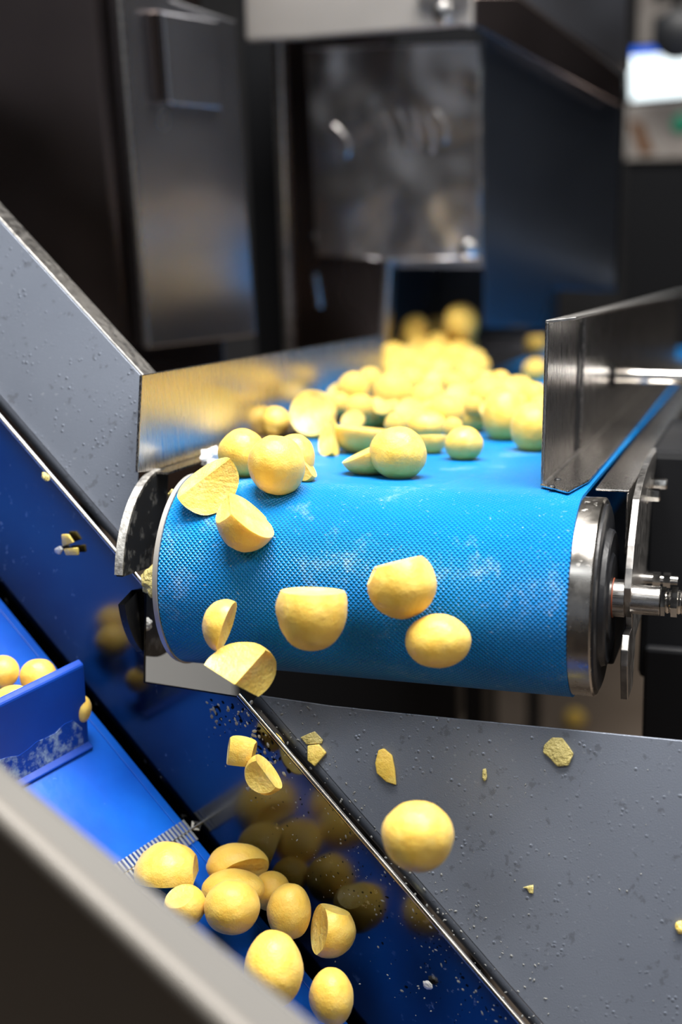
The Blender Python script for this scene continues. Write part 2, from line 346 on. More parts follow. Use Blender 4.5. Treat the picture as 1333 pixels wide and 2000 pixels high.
# legs and cross beam under the belt
def leg(px0, px1, y, b):
    p0 = hit(px0, y, cv(0, b, 0), BH); p1 = hit(px1, y, cv(0, b, 0), BH); w = (p1 - p0) / 2; w[2] = 0; c = (p0 + p1) / 2; zt = (cv(0, b, -R - .002))[2]
    c[2] = zt / 2; return MB().box(c, w, BH * .03, UP * zt / 2).build('leg', DARK, conv, bevel=.003)
leg(1264, 1420, 1300, .17); leg(915, 952, 1380, .75); leg(560, 640, 1380, .75)
p0 = hit(470, 1345, cv(0, .55, 0), BH); p1 = hit(900, 1375, cv(0, .55, 0), BH)
MB().box((p0 + p1) / 2 + np.array([0, 0, .015]), (p1 - p0) / 2, BH * .02, UP * .035).build('cross_beam', DARK, conv, bevel=.003)

# ------------------------------------------------------------------ guide plates along the belt
g = MB(); w = .0022
prof_g = [(-.310, .0712), (-.310, .139)]
pl = [cv(-.310, -.0125, .139), cv(-.310, .645, .139), cv(-.310, .645, .0690), cv(-.310, .0, .0690), cv(-.310, -.022, .0712), cv(-.310, -.022, .075)]
gl = thing('guide_plate', cv(-.311, .3, .069), 'upright polished steel guide plate along the left side of the belt', 'guide plate')
MB().prism(pl, -w * A).build('plate', GUIDE, gl, bevel=.0005)
MB().box(cv(-.3035, .31, .0680), .0065 * A, .31 * B, .0008 * N).build('bottom_flange', GUIDE, gl)
gr = thing('channel_guide', cv(-.029, .7, .0685), 'bent steel channel guide with top and bottom flanges along right side of belt', 'guide channel')
wl = .0024; b0 = .0185; b1 = 1.45
def chan():
    m = MB(); a0 = -.0290
    m.prism([cv(a0, b0, .0700), cv(a0, b1, .0700), cv(a0, b1, .1800), cv(a0, b0, .1800)], -wl * A)
    return m.build('web', GUIDE, gr, bevel=.0008)
web = chan()
MB().prism([cv(-.0314, b0 - .0004, .0690), cv(-.0130, b0 - .0210, .0690), cv(-.0100, b0 - .0240, .0690), cv(-.0085, b0 - .022, .0690), cv(-.0022, b0 + .03, .0690), cv(-.0022, b1, .0690), cv(-.0314, b1, .0690)], .0022 * N).build('bottom_flange', GUIDE, gr, bevel=.0008)
MB().prism([cv(-.0314, b0, .1790), cv(-.0110, b0, .1815), cv(-.0110, b1, .1815), cv(-.0314, b1, .1790)], .0022 * N).build('top_flange', EDGE, gr, bevel=.0006)
MB().path([cv(-.0283, b0 + .002, .0714), cv(-.0283, b1, .0714)], .0013, 8).build('weld_seam', EDGE, gr)
MB().prism([cv(-.0290, .205, .072), cv(-.0290, b1 - .02, .072), cv(-.0290, b1 - .02, .1775), cv(-.0290, .205, .1775)], .0016 * A).build('overlap_sheet', GUIDE, gr, bevel=.0006)
MB().box(cv(-.0288, .188, .124), A * .0006, B * .011, N * .050).build('joint_gap', BLACK, gr)
for px, py in ((1078, 950), (1090, 937)):
    P = hit(px, py, cv(0, 0, .0715), N); MB().lathe(P, N, [(0, .0028), (.001, .002), (.0012, .0005)], 12).build('weld_spot', BLACK, gr)
rp = hit(1195, 733, cv(-.0275, 0, 0), A)
MB().tube(rp - .003 * A, rp + .004 * A, .0105, 24).build('rod_collar', DARK, gr, smooth=40)
MB().tube(rp + .004 * A, rp + .18 * A, .0072, 24).build('support_rod', BOLT, gr, smooth=40)
cl = thing('rod_clamp_post', (rp + .12 * A) * np.array([1, 1, 0]), 'dark clamp post holding the support rod at right picture edge', 'post')
c0 = rp + .085 * A
MB().box(c0 + .02 * A + UP * .018, .030 * A, .012 * BH, .030 * UP).build('clamp_block', DARKST, cl, bevel=.002)
MB().tube(c0 - .012 * A + UP * .046 , c0 + .06 * A + UP * .046, .0042, 14).build('clamp_pin', BOLT, cl, smooth=40)
cb = c0 + .035 * A + .02 * BH
MB().box(np.array([cb[0], cb[1], (c0[2] + .02) / 2]), A * .03, BH * .012, UP * (c0[2] + .02) / 2).build('post_bar', DARKST, cl, bevel=.002)

# ------------------------------------------------------------------ inclined cleated conveyor
inc = thing('inclined_conveyor', (I0[0], I0[1], 0), 'steep inclined trough conveyor with a smooth blue cleated belt and grey steel sides', 'conveyor')
toI = lambda P: np.array([(P - I0) @ E, (P - I0) @ T, (P - I0) @ M]) / K
m = MB(); na = 24
m.prism([ic(-.42, -.100, 0), ic(.62, -.100, 0), ic(.62, -.004, 0), ic(-.42, -.004, 0)], -.006 * M)
ibelt = m.build('belt', BLUE, inc, bevel=.002)
MB().prism([ic(-.42, -.010, .0002), ic(.62, -.010, .0002), ic(.62, -.004, .0002), ic(-.42, -.004, .0002)], .0006 * M).build('belt_edge_ridge', BLUE, ibelt, bevel=.0003)
# cleat
c_br = hit(175, 1455, ic(0, 0, 0), M); t_c = toI(c_br)[1]
c_tr = hit(165, 1297, c_br, T); lean = c_tr - c_br
c_bl = c_br - T * .15 * K; c_tl = c_bl + lean
cleat = MB().prism([c_bl, c_br, c_tr, c_tl], E * .006).build('cleat', CLEAT, inc, bevel=.0015)
MB().prism([c_bl - E * .004, c_br - E * .004 , c_br + E * .012, c_bl + E * .012], M * .003).build('cleat_foot', CLEAT, cleat, bevel=.001)
# lacing splice: wire hooks either side of the joint
j0 = hit(372, 1622, ic(0, 0, 0), M) + M * .0012; dj = -T
for k in range(23):
    p = j0 + dj * (k * .0036 + .001)
    for s in (1, -1):
        MB().box(p + E * s * .0046 + dj * (.0009 if s < 0 else 0), E * .0044, T * .0009, M * .0010).build('lacing_hook', mat('lacing_wire', (.42, .45, .48), .4, .5) if not bpy.data.materials.get('lacing_wire') else bpy.data.materials['lacing_wire'], ibelt)
MB().tube(j0 + T * .006, j0 + dj * .085, .0011, 8).build('lacing_pin', BOLT, ibelt)
for k in range(5):
    a = random.Random(k).uniform(-1, 1); p = j0 + T * .004
    MB().box(p + E * a * .005 + T * .002, nz(T + E * a) * .006, nz(E - T * a) * .0005, M * .0005).build('frayed_thread', STARCH, ibelt)
# far polished wall with the notch for the roller
seam_top = [(-.42, .1150)]
def wI(px, py): q = toI(hit(px, py, ic(0, .0, 0), T)); return (q[0], q[2])
nt1 = [wI(278, 1150), wI(277, 1335), wI(360, 1348), wI(460, 1362)]
hs = .1165
wallp = [(-.42, -.012), (.62, -.012), (.62, hs), (nt1[0][0], hs)] + nt1[1:3] + [(nt1[3][0], hs - .002)] + [(-.42, hs)]
MB().prism([ic(e, .002, mm_) for e, mm_ in wallp], T * .002).build('polished_wall', MIRROR, inc, bevel=.0004)
for e0, e1 in ((nt1[0][0], .62), (-.42, nt1[3][0])):
    MB().tube(ic(e0, .0028, hs), ic(e1, .0028, hs), .0018, 14).build('rolled_edge', RINGX, inc, smooth=40)
MB().tube(ic(-.055, -.03, -.012), ic(-.055, .012, -.012), .02, 20)
# grey apron plates beyond the wall
ph = math.radians(58); G = math.cos(ph) * T + math.sin(ph) * M; AN = np.cross(E, G); AN = AN if AN[1] < 0 else -AN   # faces the viewer
S0 = ic(0, .013, hs - .009)
ap = lambda px, py: hit(px, py, S0, AN)
al = lambda e, gg: S0 + (e * E + gg * G) * K
eU = ((ap(243, 1100) - S0) @ E) / K
def bend(e0, e1, parent):
    r = .008; m = MB(); k = 7; V = []
    for e_ in (e0, e1):
        for i in range(k):
            t = math.radians(95) * i / (k - 1); V.append(al(e_, .008) - G * r * math.sin(t) - AN * r * (1 - math.cos(t)))
    m.add(V, [(i, i + 1, k + i + 1, k + i) for i in range(k - 1)]); return m.build('bent_edge', APRON, parent, smooth=60)
up = [al(eU, .008), ap(278, 735), ap(-160, 255), al(.55, .008)]
ua = MB().prism(up, -AN * .002).build('upper_apron', APRON, inc, bevel=.0006)
bend(eU, .55, ua)
lipd = nz(-AN + .15 * G)
MB().prism([ap(278, 735), ap(-160, 255), ap(-160, 255) + lipd * .026, ap(278, 735) + lipd * .026], G * .0016).build('folded_lip', EDGE, ua, bevel=.0005)
eL = ((ap(497, 1365) - S0) @ E) / K
a_r = ap(1700, 1480)
lowp = [al(eL, 0.008), ap(640, 1377), ap(760, 1390), ap(900, 1404), ap(1100, 1423), ap(1333, 1446), a_r, ap(1750, 2350), al(-.42, .008)]
la = MB().prism(lowp, -AN * .002).build('lower_apron', APRON, inc, bevel=.0006)
bend(-.42, eL, la)
# near side wall with a broad lip
tN = -.262
nl = [hit(-80, 1424, ic(0, tN, 0), T), hit(700, 2070, ic(0, tN, 0), T)]
d = nl[1] - nl[0]; nl = [nl[0] - d * .3, nl[1] + d * .4]
drop = -M * .35
MB().prism([nl[0], nl[1], nl[1] + drop, nl[0] + drop], -T * .002).build('near_wall', NEARSK, inc, bevel=.0006)
fl = [hit(-80, 1508, nl[0], np.cross(d, T + .25 * M)), hit(520, 2055, nl[0], np.cross(d, T + .25 * M))]
d2 = fl[1] - fl[0]; fl = [fl[0] - d2 * .4, fl[1] + d2 * .6]
MB().prism([nl[0], nl[1], fl[1], fl[0]], -UP * .003).build('near_lip', CREAM, inc, bevel=.0012)
MB().tube(fl[0] - UP * .003, fl[1] - UP * .003, .0055, 14).build('rolled_lip', mat('lit_lip_edge', (.17, .155, .135), .5), inc, smooth=40)  # lighter copy of the lip colour, painting in the light on its edge
MB().prism([fl[0] - UP * .001, fl[1] - UP * .001, fl[1] - UP * .45, fl[0] - UP * .45], nz(np.cross(d2, UP)) * .003).build('near_skirt', NEARSK, inc, bevel=.001)
for e_, t_ in ((.45, -.28), (.45, .02), (-.36, -.28), (-.36, .02)):
    P = ic(e_, t_, -.012); MB().box(np.array([P[0], P[1], P[2] / 2]), np.array([.015, 0, 0]), np.array([0, .015, 0]), UP * (P[2] / 2)).build('leg', DARK, inc, bevel=.002)
MB().prism([ic(-.42, -.30, -.018), ic(.62, -.30, -.018), ic(.62, .012, -.018), ic(-.42, .012, -.018)], -.003 * M).build('bed_plate', NEARSK, inc, bevel=.0006)

# ------------------------------------------------------------------ machines behind
def quad(pts, P, n): return [hit(x, y, P, n) for x, y in pts]
nA = BH                                                       # planes facing the viewer along the belt run
cab = thing('steel_cabinet', at(255, 690, 1.62) * np.array([1, 1, 0]), 'tall dark stainless cabinet with hinged door at upper left', 'cabinet')
dD = nz((W @ np.array([1.65, 0, 1.0])) * np.array([1, 1, 0])); nD = np.cross(dD, UP)
Pc = at(285, 680, 1.60)
door = MB().prism(quad([(227, -40), (286, 682), (502, 656), (462, 40), (335, -2), (335, -40)], Pc, nD), -nD * .03 if (-nD)[1] > 0 else nD * .03).build('door', DARKST, cab, bevel=.003)
bk = -nD if (-nD)[1] > 0 else nD
Pb = Pc + bk * .035
body = [at(255, 300, 1.66)]
sd = nz(np.cross(UP, bk)); sd = sd if sd[0] < 0 else -sd
e0 = hit(275, 640, Pb, nD); e0[2] = 0
f0 = e0 + sd * .02
lf = nz(bk * .55 + sd)
MB().prism([f0 + UP * 1.02, e0 - sd * .105 + UP * 1.02, e0 - sd * .105 + bk * .16 + UP * 1.02, f0 + lf * .75 + UP * 1.02], UP * .9).build('body', BRONZE, cab, bevel=.004)
MB().prism([f0 + sd * .03 + bk * .05, f0 + sd * .03 + bk * .3, f0 + lf * .65 + bk * .05], UP * 1.02).build('plinth', DARK, cab, bevel=.004)
P0, P1 = quad([(229, -40), (287, 678)], Pc - bk * .002, nD); MB().tube(P0, P1, .0035, 10).build('light_streak', STEEL, door, smooth=40)  # bright tube imitates the light streak reflected along the door's left edge
Ph = Pc - bk * .012
MB().prism(quad([(316, 22), (330, 203), (434, 213), (428, 40)], Ph, nD), bk * .012).build('latch_plate', DARKST, door, bevel=.002)
MB().prism(quad([(289, 22), (304, 200), (322, 204), (312, 20)], Ph - bk * .006, nD), bk * .018).build('latch_bar', BRONZE, door, bevel=.002)
pm = thing('peeling_machine', at(800, 700, 1.95) * np.array([1, 1, 0]), 'big dark stainless processing machine behind the belt with a dented front plate', 'machine')
Pf = at(900, 300, 1.80)
MB().prism(quad([(596, 92), (938, 84), (941, 505), (757, 508), (620, 500)], Pf, nA), nA * .006).build('front_plate', PLATE, pm, bevel=.002)
P = hit(914, 487, Pf, nA); MB().lathe(P, -nA, [(-.004, .012), (.004, .012), (.007, .007), (.007, .0005)], 20).build('corner_bolt', BOLT, pm, smooth=40)
Pg = Pf + nA * .012
MB().prism(quad([(548, 70), (757, 70), (757, 470), (745, 700), (566, 720)], Pg, nA), nA * .05).build('lower_panel', BRONZE, pm, bevel=.003)
MB().prism(quad([(528, 60), (549, 60), (571, 720), (556, 720)], Pg - nA * .012, nA), nA * .03).build('corner_post', STEEL, pm, bevel=.003)
MB().prism(quad([(757, 440), (768, 440), (752, 720), (738, 720)], Pg - nA * .004, nA), nA * .03).build('panel_edge', STEEL, pm, bevel=.002)
for y0, y1 in ((335, 440), (455, 475), (535, 600)):
    P0, P1 = quad([(617, y0), (626, y1)], Pg - nA * .002, nA); MB().tube(P0, P1, .0045, 10).build('hinge_pin', BOLT, pm, smooth=40)
MB().prism(quad([(475, -60), (480, 82), (590, 77), (898, 50), (925, 54), (925, -60)], Pf - nA * .05, nA), nA * .08).build('top_band', SATIN, pm, bevel=.004)
P = hit(872, 25, Pf - nA * .05, nA); MB().lathe(P, -nA, [(-.005, .012), (.02, .012), (.022, .008), (.022, .0005)], 20).build('band_latch', BOLT, pm, smooth=40)
MB().prism(quad([(812, -12), (915, -14), (915, 8), (820, 8)], Pf - nA * .062, nA), nA * .012).build('band_handle', STEEL, pm, bevel=.002)
for k, (x0, y0, dx, dy) in enumerate(((748, 222, 18, 70), (775, 216, 22, 84), (805, 214, 10, 88), (826, 222, 20, 78), (850, 218, 22, 60), (652, 245, 30, 60))):
    MB().path([hit(x0 + dx * math.sin(t * 2.2), y0 + dy * t, Pf - nA * .0005, nA) for t in np.linspace(0, 1, 8)], .0035, 10).build('highlight_ridge', PLATE, pm, smooth=60)  # raised ridges imitate bright reflected streaks on the plate
# sloped band and body to the right
q = quad([(927, 54), (927, -60), (1000, -60), (1222, 70), (1218, 210)], Pf - nA * .05, nA); bk2 = nz(nA + .35 * A)
def skew(pts, base, k): return [hit(x, y, base, nz(nA - k * A)) for x, y in pts]
Ps = hit(927, 54, Pf - nA * .05, nA)
MB().prism(skew([(927, 54), (927, -10), (1010, -10), (1219, 150), (1217, 212)], Ps, .6), nA * .03).build('sloped_band', BRONZE, pm, bevel=.003)
MB().prism(skew([(950, -80), (1230, -80), (1226, 140), (1010, 0)], Ps + nA * .035, .6), nA * .03).build('upper_side', DARKST, pm, bevel=.003)
MB().prism(skew([(942, 55), (1218, 205), (1205, 570), (1080, 566), (1060, 640), (945, 640)], Ps + nA * .045, .6), nA * .03).build('side_panel', SIDE, pm, bevel=.003)
MB().prism(quad([(465, -100), (930, -100), (930, 450), (757, 470), (745, 690), (500, 700)], Pf + nA * .12, nA), nA * .35).build('housing', DARK, pm, bevel=.004)  # runs on left as a dark sheet standing for shade beside the cabinet
MB().prism(quad([(745, 470), (1090, 540), (1085, 655), (750, 668)], Pf + nA * .48, nA), nA * .03).build('hopper_back', SIDE, pm, bevel=.003)
# curved hopper underside
hc = hit(930, 480, Pf + nA * .16, nA)
MB().lathe(hc - A * .16, A, [(0, .10), (0, .112), (.27, .112), (.27, .10)], 28, e1=-nA, a0=aa(-.1, 1.9)[0], a1=aa(-.1, 1.9)[1]).build('curved_hopper', DARKST, pm, smooth=40)
for px in (600, 690):
    P = hit(px, 600, Pf + nA * .12, nA); MB().box(np.array([P[0], P[1], P[2] / 2]), A * .02, BH * .02, UP * P[2] / 2).build('leg', DARK, pm, bevel=.003)
# feed tray beside the belt
ft = thing('feed_tray', cv(-.6, 1.1, 0) * np.array([1, 1, 0]), 'dark steel feed tray under the potato heap beyond the left guide plate', 'tray')
MB().prism([cv(-.281, .66, .0640), cv(-.281, 1.75, .0640), cv(-.405, 1.75, .0640), cv(-.405, .66, .0640)], -.004 * N).build('tray_sheet', DARKST, ft, bevel=.001)
MB().prism([cv(-.405, 1.75, .06), cv(-.281, 1.75, .06), cv(-.281, 1.75, .10), cv(-.85, 1.75, .10)], .003 * B).build('tray_back', DARKST, ft, bevel=.001)
for a_, b_ in ((-.30, .7), (-.39, .7), (-.30, 1.7), (-.39, 1.7)):
    P = cv(a_, b_, .060); MB().box(np.array([P[0], P[1], P[2] / 2]), A * .012, BH * .012, UP * P[2] / 2).build('leg', DARK, ft)
# control stand far right
cs = thing('control_cabinet', at(1310, 300, 3.4) * np.array([1, 1, 0]), 'blurred beige control cabinet with green button below the lit screen', 'control cabinet')
Pk = at(1300, 250, 3.40)
MB().prism(quad([(1222, 205), (1460, 190), (1460, 308), (1222, 312)], Pk, nA), nA * .25).build('panel_body', BEIGE, cs, bevel=.004)
P = hit(1331, 241, Pk, nA); MB().lathe(P, -nA, [(-.01, .022), (.012, .022), (.018, .015), (.018, .001)], 24).build('green_button', GREEN, cs, smooth=40)
MB().prism(quad([(1228, 235), (1255, 240), (1278, 300), (1250, 300)], Pk - nA * .006, nA), nA * .006).build('brown_tag', BROWN, cs)
q = quad([(1226, 312), (1450, 310)], Pk, nA); pz = q[0][2]; h_ = pz - .002
MB().box(np.array([*((q[0] + q[1]) / 2 + nA * .13)[:2], h_ / 2]), A * .14, BH * .1, UP * h_ / 2).build('stand', DARK, cs, bevel=.004)
mo = thing('monitor', hit(1300, 200, Pk, nA), 'bright white lit screen with a blue corner at upper right edge', 'monitor')
MB().prism(quad([(1226, 92), (1440, 74), (1440, 182), (1226, 202)], Pk + nA * .02, nA), nA * .04).build('casing', DARK, mo, bevel=.003)
MB().prism(quad([(1231, 112), (1436, 96), (1436, 178), (1233, 196)], Pk + nA * .016, nA), nA * .003).build('screen', SCREEN, mo)
MB().prism(quad([(1231, 95), (1436, 79), (1436, 96), (1231, 112)], Pk + nA * .016, nA), nA * .003).build('screen_header', SCRBLUE, mo)
P = hit(1240, 60, Pk, nA) + nA * .30; MB().box(np.array([P[0], P[1], P[2] / 2 + .12]), A * .016, BH * .012, UP * (P[2] / 2 + .12)).build('mounting_post', BEIGE, mo)
hd = thing('round_housing', hit(1325, 70, Pk - nA * .25, nA), 'blurred black round housing hanging before the lit screen', 'housing')
P = hit(1326, 66, Pk - nA * .25, nA); MB().lathe(P, -nA, [(-.03, .001), (-.03, .045), (-.015, .055), (.02, .055), (.03, .042), (.03, .001)], 32).build('shell', BLACK, hd, smooth=40)
MB().tube(P + UP * .05, np.array([P[0], P[1], 3.2]), .012, 10).build('hanger', DARK, hd)
MB().prism(quad([(1250, 12), (1500, -25), (1500, -2), (1250, 36)], Pk + nA * .3, nA), nA * .05).build('cable_duct', BEIGE, mo)
pbox = thing('pale_box', at(370, 1320, 2.9) * np.array([1, 1, 0]), 'pale grey box seen far below under the left roller end', 'crate')  # stand-in box for a pale area left unidentified
P = hit(365, 1318, np.array([0, 0, .25]), UP)
MB().box(np.array([P[0], P[1], .125]), A * .16, BH * .22, UP * .125).build('shell', PALE, pbox, bevel=.008)
MB().box(np.array([P[0], P[1], .245]), A * .17, BH * .23, UP * .012).build('rim', PALE, pbox, bevel=.004)

# ------------------------------------------------------------------ potatoes
PX = lambda px, d: px * d / FPX
def potato_mesh(rx, ry, rz, seed, cuts=(), sub=4, flat=False):
    """ellipsoid laid out in viewer axes (right, up, towards viewer), lumps by noise, then knife cuts (normal, distance)"""
    bm = bmesh.new(); bmesh.ops.create_icosphere(bm, subdivisions=sub, radius=1)
    s = Vector((seed * 7.13, seed * 3.7, seed * 1.9))
    for v in bm.verts:
        p = v.co.copy(); k = 1 + .075 * noise.noise(p * .9 + s) + .022 * noise.noise(p * 2.4 + s) + .008 * noise.noise(p * 7 + s)
        if flat: k += .18 * noise.noise(p * 2.2 + s)
        v.co = Vector((p.x * rx, p.y * ry, p.z * rz)) * k
    for f in bm.faces: f.smooth = True
    sc = Vector((rx, ry, rz))
    for nrm, dd in cuts:
        nv = Vector(nrm).normalized(); rad = math.sqrt(sum((nv[i] * sc[i]) ** 2 for i in range(3)))
        co = nv * dd * rad
        res = bmesh.ops.bisect_plane(bm, geom=bm.verts[:] + bm.edges[:] + bm.faces[:], plane_co=co, plane_no=nv, clear_outer=True, dist=1e-6)
        be = [e for e in bm.edges if e.is_boundary]
        if not be: continue
        rf = bmesh.ops.edgeloop_fill(bm, edges=be)['faces']
        for f in rf: f.material_index = 1; f.smooth = False
        rim = {v for f in rf for v in f.verts}
        bmesh.ops.inset_region(bm, faces=rf, thickness=min(rx, ry) * .04, use_even_offset=False)
        for v in rim: v.co -= nv * min(rx, ry) * .022
        inner = [f for f in bm.faces if f.material_index == 1]
        for f in inner: f.smooth = True
    R3 = Matrix([[r_[i], u_[i], -f_[i]] for i in range(3)])
    bm.transform(R3.to_4x4()); bmesh.ops.recalc_face_normals(bm, faces=bm.faces)
    me = bpy.data.meshes.new('potato'); bm.to_mesh(me); bm.free()
    me.set_sharp_from_angle(angle=math.radians(48))
    me.materials.append(SKIN); me.materials.append(CUT)
    return me
def surf(P):
    a_, b_, n_ = toABN(P); return (n_ - R) if b_ > 0 else math.hypot(b_, n_) - R
def rest(px, py, clear):                       # first point on the line of sight that far above the belt
    d = .7
    while d < 4:
        if surf(at(px, py, d)) < clear: break
        d += .002
    return d
def put(name, me, P, label, cat='potato', group=None):
    me.name = name; o = bpy.data.objects.new(name, me); COL.objects.link(o); o.location = P; return tag(o, label, cat, group)
sd_ = [0]
def potato(px, py, w, h, label, where, cuts=(), name='peeled_potato', group=None, rz=None, low=None, k=None):
    """where: 'belt' | number = viewing distance | ('belt', layer)"""
    sd_[0] += 1; rpx = (w + h) / 4
    if where == 'belt' or isinstance(where, tuple):
        d = 1.0; lay = where[1] if isinstance(where, tuple) else 0
        for _ in range(4):
            rr = PX(h / 2 if low is None else low, d)
            d = rest(px, py, rr * .93 + lay * .030)
    else: d = where
    rx, ry = PX(w / 2, d), PX(h / 2, d); rzz = (rx + ry) / 2 if rz is None else PX(rz, d)
    me = potato_mesh(rx, ry, rzz, sd_[0], cuts)
    return put(name, me, at(px, py, d), label, 'potato', group)
HALF, WEDGE, PIECE = 'potato_half', 'potato_wedge', 'potato_piece'
# on the belt, front row
potato(472, 885, 92, 98, 'round peeled potato at the left end of the front row on the belt', 'belt')
potato(540, 908, 114, 120, 'large round peeled potato standing before its neighbours at left front of belt', 'belt')
potato(576, 893, 80, 92, 'peeled potato mostly hidden behind the large round one at left front', 'belt')
potato(598, 912, 52, 60, 'torn potato sliver with white tip beside the large round front potato', 'belt', [((.8, .5, .25), .25), ((-.3, -.2, .9), .6)], WEDGE)
potato(778, 886, 110, 103, 'round peeled potato alone at the centre front edge of the belt', 'belt')
potato(907, 867, 76, 67, 'small round peeled potato alone on bare blue belt right of centre', 'belt')
potato(722, 884, 118, 92, 'potato wedge with cut side up touching the left of the centre front potato', 'belt', [((-.42, .9, .12), .10)], WEDGE)
potato(716, 842, 146, 92, 'wide potato half lying cut side up behind the centre front potato', 'belt', [((.1, .97, .12), .08)], HALF, low=46)
potato(843, 854, 62, 68, 'small cut potato half with flat top right of centre front potato', 'belt', [((-.02, 1, .08), .10)], HALF)
potato(612, 810, 94, 98, 'potato half showing its broad cut face to the viewer in the second row', 'belt', [((-.25, .25, .93), .35)], HALF)
potato(646, 853, 70, 80, 'narrow potato wedge standing upright in front of the broad cut half', 'belt', [((-.75, .25, .55), .05), ((.95, .1, .3), .2)], WEDGE)
potato(482, 822, 74, 60, 'blurred potato nearest the left guide plate in the second row', 'belt')
potato(538, 823, 60, 58, 'small pale blurred potato second from left in the second row', 'belt')
potato(546, 803, 60, 64, 'potato wedge with slanted cut edge peeking out behind the small pale potato', 'belt', [((.5, .82, .2), .15)], WEDGE)
potato(985, 810, 84, 106, 'big oval potato left of the one touching the channel guide', 'belt')
potato(1040, 836, 86, 96, 'potato partly hidden behind the front end of the channel guide', 'belt')
potato(833, 832, 78, 62, 'blurred potato behind the small cut half with flat top', 'belt')
potato(921, 815, 66, 62, 'blurred potato directly behind the small lone round one', 'belt')
potato(733, 806, 112, 62, 'wide pale potato lying behind the wide cut half', 'belt')
# blurred heap on the belt
heap = 'heap of blurred potatoes on the belt'; hl = 'blurred peeled potato in the dense heap halfway back on the belt'
rng = random.Random(4)
proto = [potato_mesh(1, rng.uniform(.85, 1), rng.uniform(.85, 1.05), 60 + i, sub=3) for i in range(6)]
protoh = [potato_mesh(1, .95, 1, 70 + i, [((rng.uniform(-.4, .4), .5, .8), .2)], sub=3) for i in range(3)]
def clone(px, py, dia, label, group, lay=0, fixed=None, half=False):
    me = rng.choice(protoh if half else proto); d = 1.2
    if fixed is None:
        for _ in range(4): d = rest(px, py, PX(dia / 2, d) * .95 + lay * .03)
    else: d = fixed
    o = bpy.data.objects.new(HALF if half else 'peeled_potato', me); COL.objects.link(o); o.location = at(px, py, d)
    r = PX(dia / 2, d); o.scale = (r, r, r)
    if not half: o.rotation_euler = (rng.uniform(0, 6), rng.uniform(0, 6), rng.uniform(0, 6))
    return tag(o, label, 'potato', group)
ORD = ['leftmost', 'second from left', 'third from left', 'fourth from left', 'fifth from left', 'sixth from left', 'seventh from left', 'eighth from left', 'ninth from left', 'tenth from left']
def rows(items, cuts, names, where):
    out = {}
    for k, nm in enumerate(names):
        lo, hi = (cuts[k - 1] if k else -1), (cuts[k] if k < len(cuts) else 9999)
        row = sorted([i for i in items if lo <= i[1] < hi])
        for j, i in enumerate(row): out[i] = 'blurred %s potato, %s in the %s row of the %s' % ('cut' if i[-1] else 'whole', ORD[j], nm, where)
    return out
def heapb(px, py, dia, b, label, group, half=False):
    clone(px, py, dia, label, group, fixed=depth(hit(px, py, cv(0, b, 0), B)), half=half)
H1 = ((690, 762, 74, .37, 0), (768, 772, 92, .32, 0), (836, 778, 74, .33, 0), (901, 773, 64, .37, 1), (702, 796, 60, .29, 0), (662, 788, 50, .33, 0), (800, 802, 58, .29, 1), (872, 806, 76, .28, 0),
                           (955, 772, 80, .34, 0), (1008, 764, 74, .36, 1), (930, 792, 54, .33, 0), (1042, 778, 66, .33, 0), (722, 744, 56, .46, 0), (800, 750, 70, .44, 0), (858, 744, 58, .47, 1), (664, 768, 50, .39, 1), (915, 744, 64, .46, 0),
                           (1012, 796, 56, .32, 0), (962, 800, 50, .30, 1), (1056, 800, 60, .31, 0), (690, 822, 48, .24, 1), (772, 828, 50, .23, 0), (978, 748, 50, .47, 0), (885, 836, 44, .22, 0), (752, 790, 52, .30, 1), (950, 745, 48, .5, 1), (770, 742, 54, .5, 0), (885, 752, 54, .42, 0), (838, 804, 46, .30, 0))
lab = rows(H1, [754, 783, 810], ['back', 'third', 'second', 'front'], 'belt heap')
for it in H1: heapb(*it[:4], lab[it], heap, bool(it[4]))
clone(1046, 722, 50, 'single blurred potato on bare blue belt behind the channel guide', None)
fb = 'heap of potatoes on the feed tray'; fl_ = 'dark yellow blurred potato in the heap sliding off the feed tray'
H2 = ((772, 722, 60, 0), (822, 722, 66, 0), (868, 724, 54, 1), (908, 724, 58, 0), (938, 716, 46, 0), (795, 700, 58, 1), (843, 700, 64, 0), (886, 700, 54, 0), (926, 700, 44, 1), (768, 696, 52, 0), (820, 678, 60, 0), (862, 680, 66, 0), (903, 686, 54, 0), (842, 656, 54, 1), (876, 662, 50, 0), (790, 674, 46, 1), (916, 672, 38, 0), (852, 638, 40, 0))
lab = rows(H2, [668, 690, 710], ['top', 'third', 'second', 'bottom'], 'feed tray heap')
for it in H2: heapb(*it[:3], 1.12 - (it[1] - 640) / 80 * .26, lab[it], fb, bool(it[3]))
clone(812, 645, 62, 'blurred dark yellow potato tumbling down at left above the feed tray heap', None, fixed=1.98)
clone(902, 630, 76, 'blurred potato in mid air above the feed tray heap', None, fixed=1.93)
clone(1048, 672, 42, 'blurred dark yellow potato far back just left of the channel guide top', None, lay=0)
